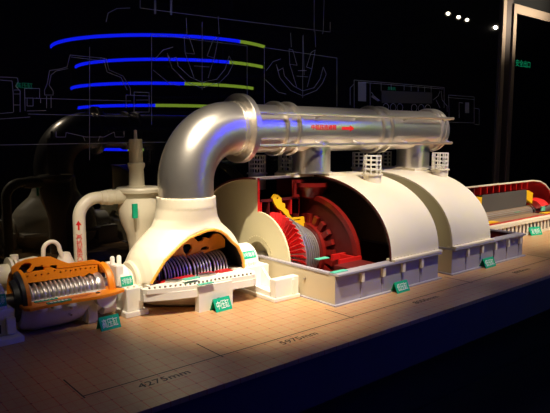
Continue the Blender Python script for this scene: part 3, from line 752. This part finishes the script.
MB().revolve([(1.495, 0), (1.495, .043), (1.53, .045), (1.53, .048), (1.57, .05), (1.575, .046), (1.655, .05), (1.655, 0)], n=28, c=(VY, RT - .003)).build('socket_joint', CREAM, rp)
def vwrap(z0, wd):
    def wrap(a, b, t):
        # face turned to the front left where visitors stand
        an = radians(90 + 27) * -1 + (a - wd / 2) / RR; rr = RR + .0006 + t
        return Vector((RX + rr * cos(an), VY + rr * sin(an), z0 + b))
    return wrap
text('再热蒸汽管', (0, 0, 0), (1, 0, 0), (0, 0, 1), .20, 'lettering', REDINK, rp, width=.034, depth=.0012, wrap=vwrap(.205, .034), vertical=True, bold=.01)
wv = vwrap(.43, .03)
a2 = [(.010, 0), (.020, 0), (.020, .03), (.032, .03), (.015, .058), (-.002, .03), (.010, .03)]
mb = MB(); mb.add([wv(a, b, 0) for a, b in a2] + [wv(a, b, .0012) for a, b in a2], [(0, 1, 2, 6), (2, 3, 4), (6, 2, 4), (6, 4, 5), (7, 8, 9, 13), (9, 10, 11), (13, 9, 11), (13, 11, 12)] + [(i, (i + 1) % 7, 7 + (i + 1) % 7, 7 + i) for i in range(7)])
mb.build('arrow_mark', REDINK, rp, smooth=0)

# ================================================================= GENERATOR
gn = thing('generator', 'long low cutaway generator with red interior and slatted cream base, rightmost on the platform', 'generator', (5.9, CY, 0))
GX0, GX1 = 4.80, 6.95; GY0 = 2.77; GY1 = 2 * CY - GY0
fr = MB().box(GX0, GX1, GY0 + .012, GY0 + .02, .0, .145)
fr.build('slot_shade_panel', DARK, gn, smooth=0)  # dark sheet behind the slats paints the shade of the slots
MB().box(GX0, GX1, GY0, GY0 + .03, 0, .028).build('bottom_rail', CREAM, gn, bevel=.002)
MB().box(GX0, GX1, GY0 - .012, GY0 + .06, .125, .158).build('top_rail', CREAM, gn, bevel=.002)
MB().box(GX0, GX1, GY1 - .02, GY1, 0, .15).build('rear_panel', CREAM, gn)
n = 29
for k in range(n):
    x = GX0 + (GX1 - GX0) * (k + .5) / n
    MB().box(x - .017, x + .017, GY0, GY0 + .018, .028, .125).build('slat', CREAM, gn, smooth=0)
MB().box(GX0, GX1, GY0 + .02, GY1 - .02, .10, .118).build('inner_floor', DRED, gn, smooth=0)
MB().box(GX0 + .02, GX1 - .1, GY0 + .05, GY0 + .085, .118, .165).build('front_rail', RED, gn, bevel=.003)
OR = .345
MB().revolve([(GX0, OR - .012), (GX0, OR), (6.36, OR), (6.50, OR - .015), (6.64, OR - .06), (6.76, OR - .13), (6.84, .11), (6.84, 0), (6.825, 0), (6.825, .10), (6.75, OR - .14), (6.63, OR - .072), (6.49, OR - .027), (6.35, OR - .012)], 270, 360, 30).build('rear_shell', CREAM, gn)
MB().revolve([(GX0, OR - .018), (GX0, OR - .0125), (6.35, OR - .0125), (6.49, OR - .028), (6.63, OR - .073), (6.745, OR - .145), (6.82, .10), (6.82, 0), (6.81, 0), (6.81, .09), (6.735, OR - .15), (6.62, OR - .08), (6.48, OR - .035), (6.34, OR - .018)], 270, 359, 30).build('shell_lining', RED, gn)
for k in range(9):
    x = 5.26 + k * .118
    MB().revolve([(x, .255), (x, OR - .02), (x + .016, OR - .02), (x + .016, .255)], 270, 359, 24).build('frame_rib', RED, gn)
for x in (5.02, 5.14):
    MB().revolve([(x, .22), (x, OR - .02), (x + .02, OR - .02), (x + .02, .22)], 270, 359, 24).build('frame_rib', DRED, gn)
MB().revolve([(5.29, .068), (5.29, .245), (6.20, .245), (6.20, .068)], 270, 359.5, 30).build('stator_core', CORE, gn)
MB().box(5.29, 6.20, 2.86, 2.995, .10, .160).build('lower_core', COPPER, gn)
def wedge(x0, x1, s_):
    return [(x0, .14 + CZ), (x1, .08 + CZ), (x1, .20 + CZ), (x0 + (x1 - x0) * .3, .235 + CZ), (x0, .225 + CZ)]
MB().prism(wedge(6.205, 6.34, 1), 1, CY, CY + .05).build('end_winding', YELLOW, gn)
MB().prism([(5.285, .14 + CZ), (5.285, .225 + CZ), (5.20, .24 + CZ), (5.15, .09 + CZ), (5.2, .06 + CZ)], 1, CY, CY + .05).build('end_winding', YELLOW, gn)
MB().prism([(5.08, 2.90), (5.27, 2.86), (5.285, 2.93), (5.2, 2.98)], 2, .10, .166).build('end_winding', YELLOW, gn)
MB().prism([(6.21, 2.86), (6.45, 2.84), (6.42, 2.90), (6.215, 2.93)], 2, .10, .166).build('end_winding', YELLOW, gn)
gr = MB().revolve([(4.82, 0), (4.82, .035), (5.22, .035), (5.22, .062), (6.28, .062), (6.28, .045), (6.9, .04), (6.9, 0)], n=32).build('rotor', STAGE, gn)
for x, r in ((5.24, .07), (6.22, .072), (6.27, .075)):
    o = MB().revolve([(x, .04), (x, r), (x + .035, r), (x + .035, .04)], n=32).build('retaining_ring', ROTOR, gn); o.parent = gr
slots = MB()
for k in range(20):
    a = 2 * pi * k / 20
    y, z = CY - .062 * sin(a), CZ + .062 * cos(a)
    slots.cyl(5.29, 6.21, .0035, 5, c=(y, z))
o = slots.build('winding_slot', COPPER, gn); o.parent = gr
MB().revolve([(6.36, .05), (6.34, .12), (6.42, .145), (6.50, .13), (6.53, .08), (6.53, .05)], -5, 60, 14).build('end_shield', BRED, gn)
MB().revolve([(6.36, .05), (6.34, .12), (6.42, .145), (6.50, .13), (6.53, .08), (6.53, .05)], 290, 355, 14).build('end_shield', BRED, gn)
p = at(514, 209, 1, 2.99); flat_tag(gn, p.x - .05, p.x + .05, 2.945, 2.96, p.z - .03)
p = at(497, 217, 2, .164); flat_tag(gn, p.x - .05, p.x + .05, p.y - .015, p.y + .015, .161)
p = at(542, 209, 1, CY - .14)
MB().box(p.x - .04, p.x + .04, CY - .155, CY - .145, p.z - .02, p.z + .03).build('green_tag', bpy.data.materials['mint_label'], gn, smooth=0)

# ================================================================= GREEN NAME SIGNS
def sign(x, y, s, label, wd=.115, ht=.07, rz=0, lean=24, group=None):
    S = thing('name_sign', label, 'sign', (x, y, 0))
    c, sn = cos(radians(rz)), sin(radians(rz)); l = sin(radians(lean)); k = cos(radians(lean))
    def W(a, b, z): return Vector((x + a * c - b * sn, y + a * sn + b * c, z))
    d = .003
    vs = []
    for a in (-wd / 2, wd / 2):
        vs += [W(a, 0, 0), W(a, ht * l, ht * k), W(a, ht * l + d, ht * k), W(a, 2 * ht * l, 0), W(a, 2 * ht * l - d * 1.5, 0), W(a, ht * l + d / 2, ht * k - d * 2), W(a, d * 1.5, 0)]
    fs = [(i, (i + 1) % 7, 7 + (i + 1) % 7, 7 + i) for i in range(7)] + [tuple(range(7)), tuple(range(13, 6, -1))]
    MB().add(vs, fs).build('folded_card', GREEN, S, smooth=0)
    R = W(1, 0, 0) - W(0, 0, 0); U = (W(0, l, k) - W(0, 0, 0))
    O = W(-wd / 2 + wd * .11, 0, 0) + U * ht * .17
    text(s, O, R, U, ht * .66, 'lettering', LETTER, S, width=wd * .78, depth=.0012, bold=.004)
sign(1.24, 2.78, '高压缸', 'green sign reading 高压缸 on the grid floor below the orange turbine', wd=.112, ht=.072, rz=3)
sign(1.875, 2.665, '中压缸', 'green sign reading 中压缸 leaning before the arched support of the domed turbine', wd=.118, ht=.078, rz=4)
sign(2.985, 2.25, '低压缸', 'green sign reading 低压缸 in front of the turbine with red blades', wd=.13, ht=.072)
sign(4.07, 2.262, '低压缸', 'green sign reading 低压缸 in front of the farther barrel-roofed turbine', wd=.15, ht=.075)
sign(5.75, 2.72, '发电机', 'green sign reading 发电机 in front of the slatted generator base', wd=.17, ht=.085, rz=-12)

# ================================================================= LINE DRAWING ON THE GLASS
dw = thing('line_drawing', 'faint white line drawing of the turbine set printed on the black glass wall', 'drawing', (3.5, WALLY, 1.2))
def lines(name, polys, wd=.0035, m=LINE, closed=False):
    mb = MB()
    for pl_ in polys:
        q = [at(u, v, 1, WALLY) for u, v in pl_]
        for a, b in zip(q[:-1], q[1:]):
            d = Vector((b.x - a.x, 0, b.z - a.z))
            if d.length < 1e-5: continue
            n_ = Vector((-d.z, 0, d.x)).normalized() * wd / 2
            y = WALLY - .0028
            mb.add([(a.x + n_.x, y, a.z + n_.z), (b.x + n_.x, y, b.z + n_.z), (b.x - n_.x, y, b.z - n_.z), (a.x - n_.x, y, a.z - n_.z),
                    (a.x + n_.x, WALLY - .0012, a.z + n_.z), (b.x + n_.x, WALLY - .0012, b.z + n_.z), (b.x - n_.x, WALLY - .0012, b.z - n_.z), (a.x - n_.x, WALLY - .0012, a.z - n_.z)],
                   [(0, 1, 2, 3), (0, 4, 5, 1), (1, 5, 6, 2), (2, 6, 7, 3), (3, 7, 4, 0)])
    return mb.build(name, m, dw, smooth=0)
def fills(name, quads, m=PANEL):
    mb = MB()
    for q in quads:
        w3 = [at(u, v, 1, WALLY) for u, v in q]; n = len(w3)
        mb.add([(p.x, WALLY - .0022, p.z) for p in w3] + [(p.x, WALLY - .0012, p.z) for p in w3], [tuple(range(n))] + [(i, (i + 1) % n, n + (i + 1) % n, n + i) for i in range(n)])
    return mb.build(name, m, dw, smooth=0)
lines('high_pressure_outline', [[(0, 77), (13, 77.5), (17.5, 78), (18, 82), (15.5, 86), (20, 91), (20, 112)], [(0, 80), (12, 81), (13, 92), (13.5, 112)], [(14, 90), (20, 90)], [(14, 94), (20, 94)], [(14, 105), (20, 105)], [(0, 113.5), (13, 112.5)], [(0, 119), (30, 117)], [(24.5, 88.5), (39.5, 88.5), (39.5, 98)], [(24.5, 88.5), (25, 111)], [(27, 98), (33, 98), (33, 106), (27, 106), (27, 98)], [(36, 98), (40.5, 98.5), (40.5, 103)], [(27, 111), (46, 110.5)]])
lines('intermediate_pressure_outline', [[(70, 55), (106, 58.5), (109, 70), (123, 76), (130, 88), (130.5, 95), (126, 95.5), (126, 108)], [(70, 55), (67, 67), (60, 69), (49.5, 70.5), (47, 84), (44.5, 90), (44.5, 95), (53, 95), (53, 91), (49, 85), (51, 75), (56, 71), (68, 68.5)], [(71, 57), (104, 61), (107, 72), (121, 77.5), (127, 90)], [(46.5, 96), (46.5, 108)], [(51, 96), (51, 108)], [(89.5, 47), (89.5, 160)], [(25, 98), (131, 101)], [(28, 114), (130, 116.5)], [(56, 131), (56, 137), (65.5, 137), (66, 132.5), (86, 137), (104, 137), (114, 132), (115, 137), (124, 137), (124, 131)], [(83, 136), (85, 141)], [(98, 141), (100, 136)], [(0, 145), (170, 142)], [(126, 95), (150, 96)], [(134, 92), (149, 92.5), (149, 112), (134, 112), (134, 92)], [(136, 100), (148, 100)], [(106, 22), (108, 13), (117, 8.5), (130, 8)]])
def lpd(dx, dy, k=1.0, kx=1.0):
    Q = lambda pts: [(151.5 + dx + (u - 151.5) * kx, 34.4 + dy + (v - 34.4) * k) for u, v in pts]
    return [Q(x) for x in ([(151.5, 125), (151.5, 34.4), (247, 46), (247, 100)], [(184, 36), (189, 37), (194.5, 54), (185, 53), (184, 36)], [(218.5, 37), (213, 40), (207, 56), (214, 58), (218.5, 37)], [(167, 53), (170, 60), (176, 57), (178, 66), (190, 77), (202, 82.5), (217, 79), (225, 69), (229, 56), (233, 64), (228, 74), (220, 82), (202, 88), (186, 82), (172, 68), (167, 53)], [(185, 53), (194, 78)], [(214, 58), (208, 78)], [(186, 18), (187, 34)], [(202, 22), (202, 90)], [(154, 60), (163, 50), (173, 47)], [(153, 70), (170, 84), (180, 86)], [(196, 60), (207, 60)], [(194, 66), (209, 67)], [(218, 16), (219, 34)])]
lines('low_pressure_outline', lpd(0, 0)); lines('low_pressure_outline', lpd(112.7, 13.2, .9, .76))
lines('roof_outline', [[(140, 0), (140, 8), (170, 12), (330, 32), (330, 22)], [(170, 12), (172, 0)], [(314, 0), (314, 32)], [(303, 35), (304, 75)], [(322, 34), (323, 32), (324, 0)]], .003)
lines('generator_outline', [[(354, 108), (354, 80), (444, 87.5), (444, 108)], [(358, 82), (443, 89)], [(370, 83), (370, 107)], [(354, 84), (350, 88), (350, 105)], [(381, 83), (381, 91)], [(391, 84), (391, 90)], [(404, 85), (404, 90.5)], [(411, 85.5), (411, 91)], [(418, 86), (418, 91.5)], [(424.5, 86.5), (424.5, 92)], [(431, 87), (431, 92)], [(371, 92), (374, 96), (380, 101)], [(433, 100), (438, 96), (440, 91)], [(441, 91), (442, 100), (447, 106), (447, 112)], [(436, 100), (440, 108)]] + [[(cx + 2.9 * cos(a), cy + 3.9 * sin(a)) for a in np.linspace(0, 2 * pi, 13)] for cx, cy in ((385.7, 107.3), (393, 107.4), (399.8, 107.5), (414, 108), (421, 108.3), (427.6, 108.6))])
lines('exciter_outline', [[(449, 118), (448.5, 95), (474, 97), (474, 123), (448, 122)], [(448, 97.5), (474, 99.5)], [(459, 102.5), (459, 118)], [(459, 102.5), (463, 103)], [(474, 108), (479, 109), (479, 125), (474, 124)]])
fills('stator_fill', [[(381.5, 90.5), (432, 92.5), (432, 103.5), (381.5, 103)]], mat('grey_print', (.045, .043, .045), .7))
for q in ([(358, 82), (366, 82), (366, 101.5), (358, 101)], [(465, 102.5), (469, 102.5), (469, 113), (465, 113)], [(372, 95), (379, 100), (378, 101.5), (371, 97)], [(154, 0), (156, 0), (156, 14), (154, 14)], [(170, 0), (172, 0), (172, 15), (170, 15)]): fills('filled_shape', [q])
GP = mat('green_glow_print', (.0, .22, .10), .6, emit=(0, .2, .08), estr=.12)  # print given a faint glow of its own, though no lamp
text('发电机', at(387.5, 90, 1, WALLY) - Vector((0, .0012, 0)), (1, 0, 0), (0, 0, 1), .038, 'lettering', GP, dw, width=.14, depth=.001, bold=.01)
text('高压缸', at(16, 88, 1, WALLY) - Vector((0, .0012, 0)), (1, 0, 0), (0, 0, 1), .04, 'lettering', GP, dw, width=.11, depth=.001, bold=.01)
es = thing('door_lettering', 'small green characters on the glass of the right-hand door', 'lettering', (8.3, WALLY, 2.0))
EX = mat('green_glow_letters', (0, .25, .1), .5, emit=(0, .5, .2), estr=.25)  # door characters given a faint glow of their own
text('安全出口', at(515.5, 66, 1, WALLY) - Vector((0, .0012, 0)), (1, 0, 0), (0, 0, 1), .095, 'lettering', EX, es, width=.42, depth=.001, bold=.01)

# ================================================================= LIGHTS
def mirror(u, v, z):
    """place of a lamp whose reflection in the glass wall is seen at u, v"""
    p = at(u, v, 2, z); return Vector((p.x, 2 * WALLY - p.y, z))
def spot_lamp(x, y, z, target, power, size, blend, label, colr=(1, .87, .68), lens=.045, soft=.03):
    S = thing('ceiling_spotlight', label, 'spotlight', (x, y, z), 'ceiling spotlights aimed at the turbine model')
    d = (Vector(target) - Vector((x, y, z))).normalized(); p0 = Vector((x, y, z))
    MB().tube([p0 - d * .16, p0 - d * .02, p0], [.05, .065, .068], 20, caps=False).add([p0 - d * .16] , []).build('lamp_housing', BLK, S)
    q = d.to_track_quat('-Z', 'Y').to_matrix()
    MB().add([p0 - d * .02 + q @ Vector((lens * cos(2 * pi * k / 20), lens * sin(2 * pi * k / 20), 0)) for k in range(20)], [tuple(range(20))]).build('lens', LAMP, S)
    MB().cyl(z + .05, 4.3, .012, 8, 'z', (x - d.x * .14, y - d.y * .14)).build('stem', BLK, S)
    if power:
        ld = bpy.data.lights.new('spot', 'SPOT'); ld.energy = power; ld.color = colr; ld.spot_size = radians(size); ld.spot_blend = blend; ld.shadow_soft_size = soft
        lo = bpy.data.objects.new('spot_light', ld); col.objects.link(lo); lo.parent = S
        lo.location = d * .02; lo.rotation_euler = d.to_track_quat('-Z', 'Y').to_euler()
    return S
spot_lamp(1.2, 1.7, 3.3, (2.12, 2.78, .2), 1100, 34, 1, 'black spotlight aimed at the domed turbine')
spot_lamp(2.6, 1.1, 3.3, (2.9, 2.85, .5), 620, 36, 1, 'black spotlight over the turbine with red blades')
spot_lamp(4.1, 1.1, 3.3, (4.2, 2.85, .5), 540, 40, 1, 'black spotlight over the farther barrel-roofed turbine')
spot_lamp(.2, 1.3, 3.3, (1.28, 3.2, .45), 520, 19, 1, 'black spotlight over the orange turbine')
spot_lamp(5.8, 1.1, 3.3, (6.0, 2.8, .1), 900, 42, 1, 'black spotlight over the generator')
for i, (u, v) in enumerate(((448, 14), (458.5, 17.5), (467, 20.3), (495.5, 27.5))):
    m_ = mirror(u, v, 3.6)
    spot_lamp(m_.x, m_.y, 3.6, (m_.x - 3.2, m_.y + 1.8, .9) if i < 3 else (7.7, 4.15, 2.9), 0 if i < 3 else 260, 16, 1, 'lit spotlight high up, its glint %s on the glass' % ('top left', 'second from left', 'third from left', 'beside the metal post')[i], lens=.042)
# stacked LED hoops behind the visitors: the wall mirrors them
def hoop(uc, vt, ve, ru, h0, split, label, gap=None):
    H = thing('led_hoop', label, 'light', (0, 0, 0), 'stacked blue and green light hoops')
    D = 10.1
    az = AZ - math.atan((uc - 275) / F)
    yv = 9.0; xv = yv / math.tan(az); cx, cy = xv, 2 * WALLY - yv
    dist = xv * h_.x + yv * h_.y
    r = ru / 107 * 1.85; z = 1 + (135 - vt) / F * (dist - r)
    H.location = (cx, cy, z); H['_w'] = [cx, cy, z]
    def arc(a0, a1, m, name):
        n = max(4, int(abs(a1 - a0) / 3))
        pts = [(cx + r * cos(radians(a0 + (a1 - a0) * k / n)), cy + r * sin(radians(a0 + (a1 - a0) * k / n)), z) for k in range(n + 1)]
        mb = MB(); w2, t2 = .022, .010; vs = []
        for q in pts:
            rad = Vector((q[0] - cx, q[1] - cy, 0)).normalized()
            for dr_, dz in ((-t2, -w2), (t2, -w2), (t2, w2), (-t2, w2)): vs.append(Vector(q) + rad * dr_ + Vector((0, 0, dz)))
        k = len(pts); fs = [(4 * i + j, 4 * i + (j + 1) % 4, 4 * i + 4 + (j + 1) % 4, 4 * i + 4 + j) for i in range(k - 1) for j in range(4)] + [(0, 1, 2, 3), (4 * k - 1, 4 * k - 2, 4 * k - 3, 4 * k - 4)]
        mb.add(vs, fs).build(name, m, H, smooth=0)
    # the side turned to the wall: angles about the direction to the wall
    cdir = math.degrees(math.atan2(h_.y, h_.x))           # virtual image: heading
    # in the real hall the nearest-to-viewer side of the image is mirrored in y
    A = lambda deg: -(cdir + 180 + deg)                    # deg: -90 = left end .. 90 = right end in the picture
    arc(A(-66), A(split), LEDB, 'blue_strip'); arc(A(split), A(66), LEDG, 'green_strip')
    arc(A(66), A(294), BLK, 'unlit_strip')
    for k in range(3):
        a = radians(90 + 120 * k); MB().cyl(z, 4.3, .004, 6, 'z', (cx + r * cos(a), cy + r * sin(a))).build('hanger_wire', BLK, H)
    return H
hoop(169, 38.5, 53, 107, 0, 46, 'topmost blue and green light hoop')
hoop(178, 61.5, 68, 96, 0, 38, 'second light hoop from the top')
hoop(171, 84.5, 91, 93, 0, 18, 'third light hoop from the top')
hoop(168, 106, 109, 84, 0, 4, 'fourth light hoop from the top')
hoop(155, 149.5, 148.5, 58, 0, -12, 'lowest light hoop, below eye height')

wd_ = bpy.data.worlds.new('world'); scene.world = wd_; wd_.use_nodes = True
wd_.node_tree.nodes['Background'].inputs[0].default_value = (.02, .02, .03, 1); wd_.node_tree.nodes['Background'].inputs[1].default_value = .02
vs_ = scene.view_settings; vs_.view_transform = 'Standard'; vs_.look = 'None'; vs_.gamma = 1; vs_.exposure = 0; vs_.use_curve_mapping = False
for o in ROOTS:
    if '_w' in o: del o['_w']
# children were built relative to their thing: keep that
